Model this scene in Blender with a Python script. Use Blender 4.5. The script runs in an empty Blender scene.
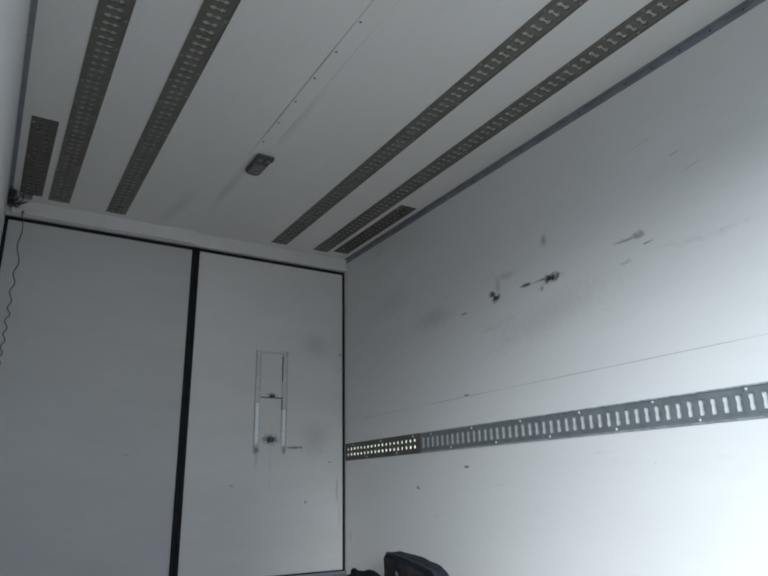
import bpy, bmesh, math, random
from mathutils import Vector, Matrix, noise

random.seed(4)
S = bpy.context.scene
COL = S.collection
PI = math.pi

# ------------------------------------------------------------------ camera
CAMX, CAMZ = -1.1521, 0.57
YAW, PITCH, ROLL, FPX = 0.5535, 0.3047, -0.0221, 643.14
cd = bpy.data.cameras.new('camera')
cam = bpy.data.objects.new('camera', cd); COL.objects.link(cam)
fw = Vector((math.sin(YAW)*math.cos(PITCH), math.cos(YAW)*math.cos(PITCH), math.sin(PITCH)))
rt = Vector((math.cos(YAW), -math.sin(YAW), 0)); up = rt.cross(fw)
rt2 = rt*math.cos(ROLL)+up*math.sin(ROLL); up2 = -rt*math.sin(ROLL)+up*math.cos(ROLL)
m = Matrix((rt2, up2, -fw)).transposed().to_4x4(); m.translation = (CAMX, 0, CAMZ)
cam.matrix_world = m
cd.sensor_width = 36; cd.lens = 36*FPX/768; cd.clip_start = 0.01; cd.clip_end = 500
cd.dof.use_dof = True; cd.dof.focus_distance = .5; cd.dof.aperture_fstop = 24      # the phone was slightly out of focus
S.camera = cam

# ------------------------------------------------------------------ world, sun, exposure
w = bpy.data.worlds.new('world'); S.world = w; w.use_nodes = True
bg = w.node_tree.nodes['Background']
bg.inputs[0].default_value = (0.57, 0.79, 1.0, 1); bg.inputs[1].default_value = 2.0
sd = bpy.data.lights.new('sun', 'SUN'); sd.energy = 5.0; sd.angle = math.radians(30); sd.color = (0.81, 0.92, 1.0)
sun = bpy.data.objects.new('sun', sd); COL.objects.link(sun)
SUN_DIR = Vector((0.52, 0.85, -0.335)).normalized()      # the way the hazy sunlight travels, in through the open rear
sun.rotation_euler = SUN_DIR.to_track_quat('-Z', 'Y').to_euler()
S.view_settings.view_transform = 'Standard'; S.view_settings.look = 'None'
S.view_settings.gamma = 1; S.view_settings.use_curve_mapping = False
S.view_settings.exposure = 0.54
S.cycles.max_bounces = 10; S.cycles.diffuse_bounces = 8

# ------------------------------------------------------------------ room numbers (metres)
W, H, DY, Y0 = 1.225, 2.400, 4.475, -0.85
T = 0.06
RC = 0.851                       # wall rail centre height
RHW = 0.062                      # rail half width
RO, RI, RS = 0.939, 0.590, 1.101 # ceiling rail centres
RY1 = 4.345
SY0, SY1 = 3.302, 4.300
JOIN = 3.442
CAV = 0.0055; CAVC = 0.0068                      # groove behind the rails

# ------------------------------------------------------------------ materials
def srgb(c):
    return tuple(((x/255)/12.92 if x/255 <= .04045 else ((x/255+.055)/1.055)**2.4) for x in c)

class NT:
    def __init__(s, name):
        s.m = bpy.data.materials.new(name); s.m.use_nodes = True
        s.t = s.m.node_tree; s.p = s.t.nodes['Principled BSDF']
        s.co = s.t.nodes.new('ShaderNodeTexCoord').outputs['Object']
    def n(s, typ, **kw):
        nd = s.t.nodes.new(typ)
        for k, v in kw.items():
            if k.startswith('i_'):
                key = k[2:]; key = int(key) if key.isdigit() else key
                sock = nd.inputs[key]
                if isinstance(v, bpy.types.NodeSocket): s.t.links.new(v, sock)
                else: sock.default_value = v
            else: setattr(nd, k, v)
        return nd
    def link(s, a, b): s.t.links.new(a, b)
    def math(s, op, a, b=0.0, clamp=False):
        return s.n('ShaderNodeMath', operation=op, use_clamp=clamp, i_0=a, i_1=b).outputs[0]
    def noise(s, scale, detail=3, vec=None, rough=.55, stretch=None):
        v = vec or s.co
        if stretch:
            mp = s.n('ShaderNodeMapping'); s.link(v, mp.inputs[0]); mp.inputs['Scale'].default_value = stretch; v = mp.outputs[0]
        nd = s.n('ShaderNodeTexNoise', i_Scale=scale, i_Detail=detail, i_Roughness=rough); s.link(v, nd.inputs['Vector'])
        return nd.outputs['Fac']
    def ramp(s, f, a, b):
        nd = s.n('ShaderNodeMapRange', interpolation_type='SMOOTHSTEP', clamp=True)
        s.link(f, nd.inputs[0]); nd.inputs[1].default_value = a; nd.inputs[2].default_value = b
        return nd.outputs[0]
    def mix(s, fac, a, b):
        nd = s.n('ShaderNodeMix', data_type='RGBA')
        for sock, v in ((nd.inputs[0], fac), (nd.inputs[6], a), (nd.inputs[7], b)):
            if isinstance(v, bpy.types.NodeSocket): s.link(v, sock)
            elif isinstance(v, tuple): sock.default_value = (*v[:3], 1)
            else: sock.default_value = v
        return nd.outputs[2]
    def bump(s, f, strength=.2, dist=.002):
        nd = s.n('ShaderNodeBump', i_Strength=strength, i_Distance=dist); s.link(f, nd.inputs['Height'])
        s.link(nd.outputs[0], s.p.inputs['Normal'])

def simple(name, col, rough=.5, metal=0.0, var=.12, scale=30, bump=0.0, spec=.5):
    q = NT(name)
    f = q.ramp(q.noise(scale, 4), .3, .7)
    dark = tuple(c*(1-var) for c in col); lite = tuple(min(1, c*(1+var)) for c in col)
    q.link(q.mix(f, dark, lite), q.p.inputs['Base Color'])
    q.p.inputs['Roughness'].default_value = rough; q.p.inputs['Metallic'].default_value = metal
    q.p.inputs['Specular IOR Level'].default_value = spec
    if bump: q.bump(q.noise(scale*4, 3), bump, .001)
    return q.m

def marks(q, col, ax, lst):
    """scuffs, drips and soft tone patches: each (u, v, half_u, half_v, angle_deg, strength, colour) in wall coordinates"""
    sep = q.n('ShaderNodeSeparateXYZ'); q.link(q.co, sep.inputs[0])
    U, V = sep.outputs[ax[0]], sep.outputs[ax[1]]
    d1 = q.math('MULTIPLY', q.math('SUBTRACT', q.noise(55, 5, rough=.75), .5), 2.6)
    d2 = q.math('MULTIPLY', q.math('SUBTRACT', q.noise(170, 3, rough=.7), .5), 1.2)
    dd = q.math('ADD', d1, d2)
    for (u, v, a, b, ang, st, c, soft) in lst:
        cu = q.math('SUBTRACT', U, u); cv = q.math('SUBTRACT', V, v)
        ca, sa = math.cos(math.radians(ang)), math.sin(math.radians(ang))
        x = q.math('DIVIDE', q.math('ADD', q.math('MULTIPLY', cu, ca), q.math('MULTIPLY', cv, sa)), a)
        y = q.math('DIVIDE', q.math('SUBTRACT', q.math('MULTIPLY', cv, ca), q.math('MULTIPLY', cu, sa)), b)
        r = q.math('SQRT', q.math('ADD', q.math('MULTIPLY', x, x), q.math('MULTIPLY', y, y)))
        r = q.math('ADD', r, dd)
        f = q.ramp(r, 1.0+soft*.5, 1.0-soft)
        f = q.math('MULTIPLY', f, st)
        col = q.mix(f, col, c)
    return col

DK = srgb((48, 46, 44)); BR = srgb((120, 108, 98)); GR = srgb((105, 103, 102))
def panel_mat(name, base, ax, lst, streak=(1, 1, 1), seam=None, rough=.5, vs=.06, dirtf=.5):
    q = NT(name)
    big = q.ramp(q.noise(1.3, 4, stretch=streak), .32, .72)
    col = q.mix(big, tuple(c*(1-vs) for c in base), base)
    fine = q.ramp(q.noise(16, 6, stretch=streak, rough=.7), .3, .75)
    col = q.mix(q.math('MULTIPLY', fine, .35), col, tuple(c*(1-vs*1.6) for c in base))
    dirt = q.ramp(q.noise(5, 5, stretch=streak, rough=.72), .60, .80)
    col = q.mix(q.math('MULTIPLY', dirt, .22*dirtf), col, BR)
    specks = q.ramp(q.noise(38, 3, stretch=streak, rough=.6), .735, .79)
    col = q.mix(q.math('MULTIPLY', specks, .45*dirtf), col, GR)
    if lst: col = marks(q, col, ax, lst)
    if seam:
        sep = q.n('ShaderNodeSeparateXYZ'); q.link(q.co, sep.inputs[0])
        for (ai, pos, hw, st, *rg) in seam:
            dist = q.math('ABSOLUTE', q.math('SUBTRACT', sep.outputs[ai], pos))
            f = q.ramp(dist, hw*1.5, hw*.5)
            brk = q.ramp(q.noise(3.0, 3), .35, .6)
            f = q.math('MULTIPLY', f, q.math('MULTIPLY', q.math('ADD', q.math('MULTIPLY', brk, .7), .3), st))
            if rg: f = q.math('MULTIPLY', f, q.math('LESS_THAN', sep.outputs[rg[0]], rg[1]))
            col = q.mix(f, col, srgb((70, 66, 64)))
    q.link(col, q.p.inputs['Base Color'])
    q.p.inputs['Roughness'].default_value = rough
    q.p.inputs['Specular IOR Level'].default_value = .35
    q.bump(q.noise(90, 3, stretch=streak), .12, .001)
    return q.m

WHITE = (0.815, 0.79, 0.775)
wr_marks = [
    (2.675, 1.624, .028, .018, 10, .9, DK, .6), (2.640, 1.592, .036, .020, -10, 1.0, DK, .6),
    (2.395, 1.603, .044, .010, 2, .9, DK, .6), (2.310, 1.600, .030, .006, 0, .35, DK, .5),
    (2.215, 1.590, .064, .024, 2, 1.0, DK, .6), (2.285, 1.552, .014, .012, 0, .5, GR, .6),
    (2.245, 1.806, .022, .030, 0, .45, GR, .8), (2.62, 1.66, .02, .05, 0, .3, GR, .9),
    (2.55, 1.70, .08, .02, 6, .25, GR, .9), (1.675, 1.634, .036, .018, 0, .6, GR, .6),
    (1.750, 1.632, .070, .008, 3, .55, GR, .6), (1.635, 1.585, .030, .006, -2, .6, GR, .5),
    (1.76, 1.53, .03, .010, -5, .3, GR, .8),
    (2.936, 1.573, .030, .008, 5, .55, GR, .6), (2.992, .687, .022, .009, -5, .9, DK, .5),
    (3.494, .580, .022, .010, 0, .75, GR, .5), (2.954, 1.088, .030, .008, 0, .6, DK, .6),
    (3.25, 1.62, .20, .06, 0, .22, BR, .9), (3.75, 1.85, .25, .10, -5, .12, BR, .9), (2.30, 1.40, .45, .09, -10, .16, GR, 1.0),  # last entry is a broad faint grey band
    (1.45, 1.93, .03, .003, -7, .4, GR, .6), (1.60, 2.05, .05, .003, -7, .3, GR, .6),
    (1.38, 1.84, .05, .003, -7, .3, GR, .6), (4.38, 0.25, .01, .05, 0, .3, GR, .9)]
M_WR = panel_mat('white_wall_sheet_right', WHITE, (1, 2), wr_marks, (1, .35, 1.6), [(2, 1.081, .0018, .42)], rough=.42, dirtf=1.1)
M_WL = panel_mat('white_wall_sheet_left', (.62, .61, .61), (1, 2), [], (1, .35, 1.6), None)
M_CE = panel_mat('white_ceiling_sheet', WHITE, (0, 1),
    [(-.05, 3.62, .03, .30, 0, .22, GR, .9), (.02, 2.70, .02, .3, 0, .15, GR, .9), (-.25, 4.05, .05, .30, 6, .16, GR, 1.0)],
    (1.5, .5, 1), [(0, -.0835, .0024, .6, 1, 3.15), (0, .0055, .0020, .35, 1, 3.1)], dirtf=.25)
d_marks = [
    (.515, .860, .022, .030, 0, .75, GR, .7), (.52, .80, .012, .05, 0, .3, GR, .9), (.728, .862, .016, .028, 0, .7, GR, .7),
    (.622, .935, .060, .032, 0, .9, DK, .8), (.625, 1.255, .040, .014, 0, .6, DK, .8), (.815, .882, .075, .009, 2, .75, DK, .8), (.625, .80, .004, .25, 0, .18, GR, .9),
    (1.10, .78, .014, .008, 0, .6, GR, .6), (.905, .50, .014, .012, 0, .55, GR, .6), (1.16, .58, .008, .08, 0, .4, GR, .8),
    (1.18, .42, .006, .10, 0, .3, GR, .8), (.98, .95, .12, .12, 0, .22, BR, 1.0), (.98, 1.66, .10, .09, 0, .22, BR, 1.0),
    (1.19, 1.60, .014, .016, 0, .45, GR, .7), (.35, .62, .02, .012, 0, .3, GR, .7)]
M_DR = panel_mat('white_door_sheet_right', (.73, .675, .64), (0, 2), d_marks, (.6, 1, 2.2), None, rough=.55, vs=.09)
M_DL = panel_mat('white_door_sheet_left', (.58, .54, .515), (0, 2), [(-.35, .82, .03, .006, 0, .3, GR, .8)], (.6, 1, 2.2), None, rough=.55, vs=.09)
M_HD = simple('header_white', (.68, .64, .61), .5, 0, .05, 4, .05)
M_SEAL = simple('black_rubber', (.010, .010, .011), .7, 0, .3, 40, .1, .25)
M_RAIL = simple('galvanised_steel', (.172, .163, .142), .48, .25, .10, 14, .12)
M_RAILW = simple('galvanised_steel_blue', (.205, .222, .235), .48, .25, .12, 14, .12)
M_RAILO = simple('olive_coated_steel', (.122, .112, .096), .55, .15, .12, 14, .12)
M_TRIM = simple('grey_anodised_angle', (.26, .27, .30), .45, .1, .14, 10, .05)
M_SCREW = simple('bright_zinc', (.62, .64, .63), .35, .5, .1, 80)
M_LIP = simple('lit_steel_edge', (.36, .38, .39), .4, .2, .3, 40, .1)  # light caught by the wall rail lips, painted as paler steel
M_SCREWD = simple('dull_zinc', (.30, .30, .28), .45, .4, .1, 80)
M_HOLE = simple('dark_rivet', (.035, .035, .04), .5, .3, .2, 80)
M_RIVET = simple('dull_rivet', (.20, .20, .20), .45, .3, .2, 80)
M_STRIP = simple('white_cover_strip', (.69, .685, .68), .45, 0, .03, 6, .04)
M_FLOOR = NT('brown_plywood_floor')
q = M_FLOOR; f = q.noise(9, 6, stretch=(4, .4, 1)); q.link(q.mix(q.ramp(f, .3, .7), srgb((124, 110, 95)), srgb((162, 146, 125))), q.p.inputs['Base Color'])
q.p.inputs['Roughness'].default_value = .6; q.bump(q.noise(120, 2), .3, .002); M_FLOOR = q.m
M_YARD = simple('pale_concrete_yard', (.36, .35, .33), .9, 0, .12, 2, .2)
M_TRANS = NT('added_backlight_sheet'); q = M_TRANS
tr = q.n('ShaderNodeBsdfTranslucent'); tr.inputs[0].default_value = (.85, .82, .70, 1)
tn = q.ramp(q.noise(14, 2), .3, .7); q.link(q.mix(tn, (.88, .79, .62), (1.0, .93, .78)), tr.inputs[0])
q.link(tr.outputs[0], q.t.nodes['Material Output'].inputs[0]); M_TRANS = q.m
M_LAMPB = simple('lamp_housing_grey', (.085, .082, .078), .5, .2, .3, 60, .1)
M_LAMPL = simple('lamp_lens_smoky', (.15, .15, .145), .3, 0, .2, 60)
M_BRK = simple('worn_white_metal', (.58, .56, .54), .5, .0, .10, 40, .03)
M_BRKW = simple('bare_bright_strip', (.84, .84, .82), .4, .05, .06, 40)
M_BRKD = simple('dark_latch_metal', (.06, .058, .055), .5, .4, .3, 80, .1)
M_WIRE = simple('black_wire', (.035, .035, .037), .55, 0, .2, 60)
M_BAG = simple('black_nylon', (.016, .018, .024), .75, 0, .35, 30, .4, .3)
M_BAGP = simple('faded_grey_nylon', (.060, .056, .056), .8, 0, .3, 24, .4, .3)
M_PIPE = simple('navy_piping', (.020, .030, .045), .5, 0, .2, 30, .1)
M_PALE = simple('pale_label', (.35, .35, .36), .6, 0, .2, 50)
M_CLOTH = simple('charcoal_cloth', (.014, .013, .015), .9, 0, .4, 26, .5, .2)

# ------------------------------------------------------------------ mesh helpers
def link(name, bm, mat, parent=None, smooth=False, loc=None):
    me = bpy.data.meshes.new(name); bmesh.ops.recalc_face_normals(bm, faces=bm.faces[:]); bm.to_mesh(me); bm.free()
    o = bpy.data.objects.new(name, me); COL.objects.link(o); me.materials.append(mat)
    if smooth:
        for p in me.polygons: p.use_smooth = True
    if parent: o.parent = parent
    if loc: o.location = loc
    return o

def thing(name, label, cat, loc=(0, 0, 0), group=None):
    o = bpy.data.objects.new(name, None); COL.objects.link(o); o.location = loc; o.empty_display_size = .05
    o['label'] = label; o['category'] = cat
    if group: o['group'] = group
    return o

def struct(o, label=None):
    o['kind'] = 'structure'
    if label: o['label'] = label
    return o

def box(bm, x0, x1, y0, y1, z0, z1, bev=0.0):
    r = bmesh.ops.create_cube(bm, size=1)
    vs = r['verts']
    for v in vs:
        v.co = Vector(((x0+x1)/2+v.co.x*(x1-x0), (y0+y1)/2+v.co.y*(y1-y0), (z0+z1)/2+v.co.z*(z1-z0)))
    if bev:
        es = {e for v in vs for e in v.link_edges}
        bmesh.ops.bevel(bm, geom=list(es), offset=bev, segments=2, affect='EDGES', profile=.6)
    return bm
def boxes(*a):
    bm = bmesh.new()
    for b in a: box(bm, *b)
    return bm

def grid_solid(us, vs, top, bot):
    """Closed solid over the grid us x vs. top(i,j)/bot(i,j) give heights of a cell (None = hole). Returns bmesh in (u,v,h)."""
    bm = bmesh.new(); cache = {}
    def V(u, v, h):
        k = (round(u, 5), round(v, 5), round(h, 5))
        if k not in cache: cache[k] = bm.verts.new((u, v, h))
        return cache[k]
    def face(*vv):
        if len({v.index if v.index >= 0 else id(v) for v in vv}) >= 3:
            try: bm.faces.new(vv)
            except ValueError: pass
    nu, nv = len(us)-1, len(vs)-1
    def tt(i, j): return top(i, j) if 0 <= i < nu and 0 <= j < nv else None
    for i in range(nu):
        for j in range(nv):
            t = tt(i, j)
            if t is None: continue
            b = bot(i, j); u0, u1, v0, v1 = us[i], us[i+1], vs[j], vs[j+1]
            face(V(u0, v0, t), V(u1, v0, t), V(u1, v1, t), V(u0, v1, t))
            face(V(u0, v0, b), V(u0, v1, b), V(u1, v1, b), V(u1, v0, b))
            for (ni, nj, A, B) in ((i-1, j, (u0, v1), (u0, v0)), (i+1, j, (u1, v0), (u1, v1)), (i, j-1, (u0, v0), (u1, v0)), (i, j+1, (u1, v1), (u0, v1))):
                n = tt(ni, nj)
                if n is None: face(V(*A, t), V(*B, t), V(*B, b), V(*A, b))
                else:
                    if n < t: face(V(*A, t), V(*B, t), V(*B, n), V(*A, n))
                    nb = bot(ni, nj)
                    if nb > b: face(V(*A, nb), V(*B, nb), V(*B, b), V(*A, b))
    return bm

def xf(bm, fn):
    for v in bm.verts: v.co = Vector(fn(*v.co))
    return bm

def screw_mesh(r=.006, h=.003):
    bm = bmesh.new()
    bmesh.ops.create_cone(bm, cap_ends=True, segments=12, radius1=r, radius2=r*.65, depth=h)
    bmesh.ops.translate(bm, verts=bm.verts, vec=(0, 0, h/2))
    return bm

# ------------------------------------------------------------------ setting: shell with grooves for the rails
def groove(c): return (c-RHW+.006, c+RHW-.006)
# ceiling: heights measured downward from the outer skin
ug = sorted({-W-T, W+T, *groove(-RS), *groove(-RO), *groove(-RI), *groove(RI), *groove(RO), *groove(RS)})
vg = [Y0, SY0, SY1, RY1, DY+T]
def ceil_top(i, j):
    uc = (ug[i]+ug[i+1])/2; vc = (vg[j]+vg[j+1])/2
    for c in (-RO, -RI, RI, RO):
        if abs(uc-c) < .05 and vc < RY1: return -H-CAVC
    for c in (-RS, RS):
        if abs(uc-c) < .05 and SY0 < vc < SY1: return -H-CAV
    return -H
o = link('ceiling', xf(grid_solid(ug, vg, ceil_top, lambda i, j: -H-T), lambda u, v, h: (u, v, -h)), M_CE); struct(o)

def wall(name, side, mat):
    us = [Y0, JOIN, 4.450, DY+T]; vs = [0.0, RC-RHW+.006, RC+RHW-.006, H]
    def top(i, j):
        if j == 1 and i < 2:
            return None if (side > 0 and i == 1) else -W-CAV
        return -W
    bm = grid_solid(us, vs, top, lambda i, j: -W-T)
    return struct(link(name, xf(bm, lambda u, v, h: (-h*side, u, v)), mat))
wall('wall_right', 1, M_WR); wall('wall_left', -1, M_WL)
fl = struct(link('floor', boxes((-W-T, W+T, Y0, DY+T, -.08, 0)), M_FLOOR))
yard = struct(link('ground', boxes((-30, 30, -40, 40, -1.25, -1.2)), M_YARD), 'pale concrete yard outside the open rear of the truck')
# added unseen block above the open rear, cuts sun off the upper wall
RZ = 2.06
struct(link('added_visor', boxes((-W+.001, W-.001, Y0+.01, Y0+.27, RZ, H-.012, .004)), M_HD), 'added unseen block that cuts the sunlight at the open rear')
# added translucent sheet over a wall opening, brightens the far rail's holes
struct(link('added_backlight_1', boxes((W+CAV+.012, W+CAV+.016, JOIN-.001, 4.451, RC-RHW+.0055, RC+RHW-.0055)), M_TRANS), 'added translucent strip that brightens the small square holes of the far wall rail')

# rear wall: header and door leaves
HZ = .57+1.7563*(4.43/4.4848)-.006      # header lower edge
o = struct(link('trim_1', boxes((-W, W, 4.430, DY+T, HZ, H, .004)), M_HD), 'white header beam above the two doors')
o2 = struct(link('trim_2', boxes((-W+.03, -.03, 4.404, 4.429, HZ+.004, H-.001, .003)), M_HD), 'white flashing plate along the left half of the header')
DTOP = HZ-.022
def door(name, x0, x1, mat, label, sx0, sx1):
    o = struct(link(name, boxes((x0, x1, DY, DY+.04, .03, DTOP, .002)), mat), label)
    link('seal', boxes((sx0, sx1, DY-.010, DY+.039, .018, HZ-.001, .003)), M_SEAL, o)
    link('seal', boxes((min(x0, sx1), max(x1, sx0), DY-.008, DY+.039, DTOP, HZ-.001, .003)), M_SEAL, o)
    link('seal', boxes((min(x0, sx1), max(x1, sx0), DY-.008, DY+.039, .0, .03, .003)), M_SEAL, o)
    return o
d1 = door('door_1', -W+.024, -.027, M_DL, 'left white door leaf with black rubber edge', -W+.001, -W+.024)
d2 = door('door_2', .027, W-.016, M_DR, 'right white door leaf carrying the ladder-shaped bracket', W-.016, W-.001)
link('seal', boxes((-.027, -.0005, DY-.012, DY+.039, .018, HZ-.001, .004)), M_SEAL, d1)
link('seal', boxes((.0005, .027, DY-.012, DY+.039, .018, HZ-.001, .004)), M_SEAL, d2)
struct(link('baseboard_back', boxes((.03, W-.002, DY-.03, DY-.011, 0, .022, .003)), M_TRIM), 'low dark grey sill at the foot of the right door')

# corner angles
def angle(name, side, label):
    a = .0235; b = .037; t = .0025
    bm = boxes((side*(W-a), side*(W-.0002), Y0+.28, 4.429, H-t, H-.0002), (side*(W-t), side*(W-.0002), Y0+.28, 4.429, H-b, H-t))
    bmesh.ops.recalc_face_normals(bm, faces=bm.faces[:])
    o = struct(link(name, bm, M_TRIM), label)
    y = 0.474; k = 0; first = None
    while y < 4.4:
        if first is None:
            r = link('rivet', screw_mesh(.0045, .0018), M_HOLE, o); first = r
        else:
            r = first.copy(); COL.objects.link(r); r.parent = o
        r.location = (side*(W-t+.0002), y, H-.017); r.rotation_euler = (0, -side*PI/2, 0)
        y += .1437
    return o
angle('trim_3', 1, 'grey metal angle along the right wall and ceiling joint')
angle('trim_4', -1, 'grey metal angle along the left wall and ceiling joint')

# ceiling joint strip with rivets
st = struct(link('trim_5', boxes((-.082, .004, Y0+.28, 3.10, H-.0022, H-.0002)), M_CE), 'white riveted cover strip along the middle of the ceiling')
first = None; y = .164
while y < 3.08:
    if first is None: first = r = link('rivet', screw_mesh(.0065, .002), M_RIVET, st)
    else: r = first.copy(); COL.objects.link(r); r.parent = st
    r.location = (-.066, y, H-.0021); r.rotation_euler = (PI, 0, 0); y += .2163

# ------------------------------------------------------------------ cargo rails
def rail_bm(y0, y1, kind):
    """perforated hat-edged strip, u across (+-RHW), v along, h out of the surface"""
    P = .05
    g1, g2 = (.0058, .0095) if kind == 'slot' else (.0105, .0115)
    if kind != 'dots':
        ub = [-RHW, -.056, -.0415, -.031, -.0225, -.0105, .0105, .0225, .031, .0415, .056, RHW]
        vb = [-.0125, -g2, -g1, g1, g2, .0125]
    else:
        ub = [-RHW, -.056, -.0415, -.0285, -.0115, .0115, .0285, .0415, .056, RHW]
        vb = [-.0085, .0085]
    def hole(u, v):
        u = abs(u); v = abs(v)
        if kind != 'dots':
            if u > .031: return False
            if u > .0225: return v < g2
            if u > .0105: return v < .0125
            return v < g1
        return .0115 < u < .0285 and v < .0085
    n0 = math.floor(y0/P)+1; cs = []
    c = n0*P+OFF
    while c-.02 < y0+.012: c += P
    vs = [y0]
    while c+.02 < y1-.008:
        cs.append(c); vs += [c+q for q in vb]; c += P
    vs.append(y1)
    def prof(u):
        a = abs(u)
        if a > .056: return .0030
        if a > .0415: return .0006
        return .0022
    def top(i, j):
        u = (ub[i]+ub[i+1])/2; v = (vs[j]+vs[j+1])/2
        if cs:
            k = round((v-cs[0])/P)
            if 0 <= k < len(cs) and hole(u, v-cs[k]): return None
        return prof(u)
    def bot(i, j):
        a = abs((ub[i]+ub[i+1])/2)
        return .0002 if a > .056 else (-.0030 if a > .0415 else -.0012)
    return grid_solid(ub, vs, top, bot)
OFF = .011

def rail(label, group, surf, c, y0, y1, kind, mat, screws, smat=None):
    """surf 'c' ceiling / 'w' right wall"""
    if surf == 'c':
        t = thing('cargo_rail', label, 'rail', (c, y0, H), group)
        f = lambda u, v, h: (u, v-y0, -h)
        rot = (PI, 0, 0)
    else:
        t = thing('cargo_rail', label, 'rail', (W, y0, c), group)
        f = lambda u, v, h: (-h, v-y0, u)
        rot = (0, -PI/2, 0)
    link('track_plate', xf(rail_bm(y0, y1, kind), f), mat, t)
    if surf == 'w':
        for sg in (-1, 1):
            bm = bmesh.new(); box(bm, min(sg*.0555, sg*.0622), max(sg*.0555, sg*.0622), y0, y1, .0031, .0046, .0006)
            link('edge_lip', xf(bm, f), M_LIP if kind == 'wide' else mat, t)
    first = None
    for (u, ph, step) in screws:
        y = ph
        while y < y0+.02: y += step
        while y < y1-.02:
            if first is None: s = first = link('screw', screw_mesh(.0068, .0045), M_SCREW if surf == 'w' else M_SCREWD, t)
            else: s = first.copy(); COL.objects.link(s); s.parent = t
            s.location = f(u, y, .0005); s.rotation_euler = rot
            y += step
    return t
G = 'perforated cargo rails on the ceiling'
sl = [(-.049, .065, .2), (.049, .165, .2)]
rail('long grey perforated rail on the ceiling, beside the short rail near the left wall', G, 'c', -RO, Y0+.30, RY1-.02, 'slot', M_RAIL, sl)
rail('long grey perforated rail on the ceiling, just left of the small dark lamp', G, 'c', -RI, Y0+.30, RY1, 'slot', M_RAIL, sl)
rail('long grey perforated rail on the ceiling, just right of the small dark lamp', G, 'c', RI, Y0+.30, RY1, 'slot', M_RAIL, [(-.049, .065, .2), (.049, .165, .4)])
rail('long grey perforated rail on the ceiling, beside the short rail near the right wall', G, 'c', RO, Y0+.30, RY1-.005, 'slot', M_RAIL, [(-.049, .065, .2), (.049, .165, .4)])
rail('short dark rail with small square holes on the ceiling by the left wall', G, 'c', -RS, SY0, SY1, 'dots', M_RAILO, [(-.049, 3.36, .4), (.049, 3.56, .4)])
rail('short dark rail with small square holes on the ceiling by the right wall', G, 'c', RS, SY0, SY1, 'dots', M_RAILO, [(-.049, 3.36, .4), (.049, 3.56, .4)])
G2 = 'perforated cargo rail pieces along the right wall'
rail('long blue-grey slotted rail along the right wall, running to the photo edge', G2, 'w', RC, Y0+.01, JOIN-.001, 'wide', M_RAILW, [(.047, .13, .4), (-.047, .33, .4)])
rail('short olive rail with bright square holes on the right wall next to the door', G2, 'w', RC, JOIN+.001, 4.454, 'dots', M_RAILO, [(.047, 3.53, .4), (-.047, 3.73, .4)])

# ------------------------------------------------------------------ ceiling lamp
t = thing('ceiling_lamp', 'small unlit dark grey lamp on the middle of the ceiling', 'lamp', (.002, 3.108, H))
def outline_prism(pts, z0, z1, bev=0):
    bm = bmesh.new()
    a = [bm.verts.new((x, y, z0)) for x, y in pts]; b = [bm.verts.new((x, y, z1)) for x, y in pts]
    bm.faces.new(a); bm.faces.new(b[::-1]); n = len(pts)
    for i in range(n): bm.faces.new((a[i], b[i], b[(i+1) % n], a[(i+1) % n]))
    if bev: bmesh.ops.bevel(bm, geom=[e for e in bm.edges], offset=bev, segments=2, affect='EDGES')
    return bm
pts = [(-.047, 0), (.052, 0), (.052, .035), (.042, .045), (.042, .215), (.034, .228), (.010, .236), (-.020, .232), (-.040, .220), (-.047, .205)]
link('housing', outline_prism(pts, -.022, -.0023, .002), M_LAMPB, t)
link('lens', boxes((-.036, .034, .085, .205, -.0265, -.021, .003)), M_LAMPL, t)
for x in (-.022, .026): link('cap', boxes((x-.013, x+.013, .018, .052, -.027, -.0215, .003)), M_RIVET, t)

# ------------------------------------------------------------------ bracket on the right door
t = thing('door_bracket', 'pale ladder-shaped metal bracket fixed to the right door leaf', 'bracket', (.616, DY, .885))
def pr(name, mat, *bx):
    bm = bmesh.new()
    for (x0, x1, z0, z1, d) in bx: box(bm, x0-.616, x1-.616, -d, -.0002, z0-.885, z1-.885, .0015)
    return link(name, bm, mat, t)
pr('side_rail', M_BRK, (.494, .500, .885, 1.577, .014), (.527, .533, .885, 1.577, .012), (.500, .527, .885, 1.577, .006))
pr('side_rail', M_BRK, (.703, .708, .885, 1.590, .012), (.736, .742, .885, 1.590, .014), (.708, .736, .885, 1.590, .006))
pr('top_bar', M_BRK, (.533, .703, 1.566, 1.580, .010))
pr('cross_bar', M_BRKD, (.533, .703, 1.232, 1.239, .010))
pr('bright_strip', M_BRKW, (.5005, .5265, .905, 1.190, .0105))['label'] = 'bare bright lower strip'
pr('bright_strip', M_BRKW, (.7085, .7300, .895, 1.150, .0105))['label'] = 'bare bright lower strip'
pr('latch', M_BRKD, (.608, .642, 1.236, 1.256, .016))
pr('latch', M_BRKD, (.598, .642, .918, .946, .016))
pr('rubber_edge', M_BRKD, (.701, .7035, 1.36, 1.55, .015))
pr('rubber_edge', M_BRKD, (.701, .7035, 1.15, 1.24, .015))

# ------------------------------------------------------------------ hanging wire, cable clip
def tube(name, pts, r, mat, parent=None, res=3, label=None):
    cu = bpy.data.curves.new(name, 'CURVE'); cu.dimensions = '3D'; cu.bevel_depth = r; cu.bevel_resolution = res; cu.use_fill_caps = True
    sp = cu.splines.new('BEZIER'); sp.bezier_points.add(len(pts)-1)
    for bp, p in zip(sp.bezier_points, pts):
        bp.co = p; bp.handle_left_type = bp.handle_right_type = 'AUTO'
    tmp = bpy.data.objects.new(name+'_c', cu); COL.objects.link(tmp)
    dg = bpy.context.evaluated_depsgraph_get(); me = bpy.data.meshes.new_from_object(tmp.evaluated_get(dg))
    bpy.data.objects.remove(tmp); bpy.data.curves.remove(cu)
    o = bpy.data.objects.new(name, me); COL.objects.link(o); me.materials.clear(); me.materials.append(mat)
    for p in me.polygons: p.use_smooth = True
    if parent: o.parent = parent
    return o
WY = 4.398
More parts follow.
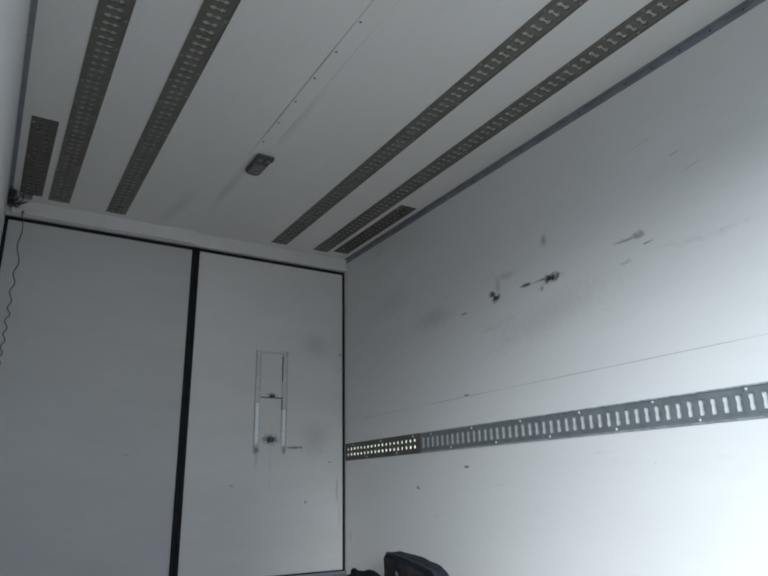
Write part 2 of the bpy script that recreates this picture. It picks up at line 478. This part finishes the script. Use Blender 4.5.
# wavy hanging cord (x, z), waves of a coil pulled nearly straight by its own weight
cord_xz = [(-1.1289, 2.305), (-1.1265, 2.2778), (-1.1167, 2.1768), (-1.13, 2.0796), (-1.1076, 1.9801), (-1.1283, 1.8971), (-1.112, 1.8319), (-1.132, 1.7838), (-1.1149, 1.7242), (-1.1297, 1.6759), (-1.1135, 1.6338), (-1.1328, 1.5971), (-1.1157, 1.5561), (-1.1314, 1.5135), (-1.1169, 1.472), (-1.1329, 1.4369), (-1.1194, 1.3987), (-1.1342, 1.3672), (-1.1217, 1.3322), (-1.1354, 1.2834), (-1.1239, 1.2369)]
t = thing('hanging_cord', 'thin black wavy cord hanging from the upper left corner beside the left door', 'cord', (-1.1298, WY, 2.3118))
cp = [Vector((x-(-1.1298), .012*math.cos(i*PI/2), z-2.3118)) for i, (x, z) in enumerate(cord_xz)]
tube('cord', cp, .0030, M_WIRE, t)
bm = bmesh.new()
box(bm, -.006, .006, -.006, .006, -.008, .008, .002)
link('clip', bm, M_WIRE, t)

t = thing('cable_bundle', 'tangled dark cables and junction box in the upper left corner under the ceiling', 'cable', (-W+.05, 4.30, H-.035))
bm = bmesh.new(); box(bm, -.045, -.008, -.05, .05, -.035, .030, .006); link('junction_box', bm, M_WIRE, t)
rnd = random.Random(3)
for k in range(5):
    p = [Vector((-.035+.015*k, -.10+.02*k, .018))]
    for j in range(5):
        p.append(Vector((-.03+.012*k+rnd.uniform(-.012, .018), -.05+.03*j, -.03+rnd.uniform(-.016, .030))))
    p.append(Vector((.02+.012*k, .080, -.006+.005*k)))
    tube('cable', p, .003, M_WIRE, t)
bm = bmesh.new(); box(bm, .03, .085, .00, .055, .020, .046, .004); link('bracket_plate', bm, M_RIVET, t)

# ------------------------------------------------------------------ bag and cloth on the floor
def blob(sx, sy, sz, px_=2.6, seed=0, amp=.02, sub=5, floor=0.0):
    bm = bmesh.new(); bmesh.ops.create_icosphere(bm, subdivisions=sub, radius=1)
    for v in bm.verts:
        c = v.co.normalized()
        k = (abs(c.x)**px_+abs(c.y)**px_+abs(c.z)**px_)**(-1/px_)
        c = c*k
        n = noise.fractal(c*1.8+Vector((seed, 0, 0)), 1.0, 2.0, 4)
        c2 = Vector((c.x*sx, c.y*sy, c.z*sz))+v.co.normalized()*n*amp
        v.co = c2
    return bm
def tilt_bag(c):
    # local bag frame: long axis y, top slopes down to the near end
    return c
BX, BY = .94, 3.115
t = thing('duffel_bag', 'black and grey soft bag standing on the floor by the right wall', 'bag', (BX, BY, 0))
L2 = .275
def topz(y):                       # y local -L2 (near) .. L2 (far)
    s = (y+L2)/(2*L2)
    return .168+.078*s+.014*math.sin(PI*min(1, max(0, s))) - .05*max(0, (.12-s)/.12)**2
def bagbody():
    bm = blob(1, 1, 1, 5.0, 7, .0, 5)
    for v in bm.verts:
        x, y, z = v.co
        Y = y*L2; tz = topz(Y)
        n = noise.fractal(Vector((x*1.5, y*2.2, z*1.5)), 1.0, 2.0, 4)
        v.co = Vector((x*.052+n*.006, Y+n*.006+(z*.03 if y > 0 else 0), max(.002, tz/2+z*tz/2+n*.006)))
    return bm
link('body', bagbody(), M_BAG, t, True)
ys = [(-L2+.03)+i*(2*L2-.085)/14 for i in range(15)]
tube('piping', [Vector((-.046, y+.006, topz(y)-.010+.002*math.sin(i*1.7))) for i, y in enumerate(ys)], .008, M_PIPE, t)
def patch(name, y0, y1, zb, zt, mat, x=-.058):
    bm = bmesh.new(); N = 12; g = []
    for i in range(N+1):
        row = []
        for j in range(7):
            y = y0+(y1-y0)*i/N; s = j/6
            z = zb*topz(y)+(zt-zb)*topz(y)*s
            nn = noise.fractal(Vector((y*14, z*18, 2)), 1, 2, 3)*.006
            row.append(bm.verts.new((x+nn+.012*max(0, s-.7), y+.02*s, z)))
        g.append(row)
    for i in range(N):
        for j in range(6): bm.faces.new((g[i][j], g[i+1][j], g[i+1][j+1], g[i][j+1]))
    r = bmesh.ops.solidify(bm, geom=bm.faces[:], thickness=.006)
    return link(name, bm, mat, t, True)
patch('side_pocket', -.16, .07, .25, .83, M_BAGP)['label'] = 'faded grey side pocket'
patch('end_pocket', .13, .235, .25, .85, M_BAGP)['label'] = 'faded grey end pocket'
patch('label_patch', .085, .11, .35, .62, M_PALE)['label'] = 'pale label patch'
tube('handle', [Vector((-.058, -.23, .08)), Vector((-.072, -.235, .115)), Vector((-.066, -.20, .135)), Vector((-.068, -.16, .115)), Vector((-.058, -.15, .08))], .009, M_BAG, t)

t = thing('cloth_heap', 'crumpled black cloth heap on the floor between the bag and the door', 'cloth', (.90, 3.605, 0))
bm = blob(.14, .185, .105, 2.2, 3, .024, 5)
for v in bm.verts:
    v.co.z = max(.002, v.co.z*1.0)
    v.co.z += .018*max(0, v.co.y/.2) if v.co.z > .01 else 0
link('cloth', bm, M_CLOTH, t, True)
tube('strap', [Vector((-.02, .12, .07)), Vector((-.03, .105, .110)), Vector((-.03, .085, .120)), Vector((-.02, .06, .110)), Vector((-.02, .03, .08))], .008, M_CLOTH, t)
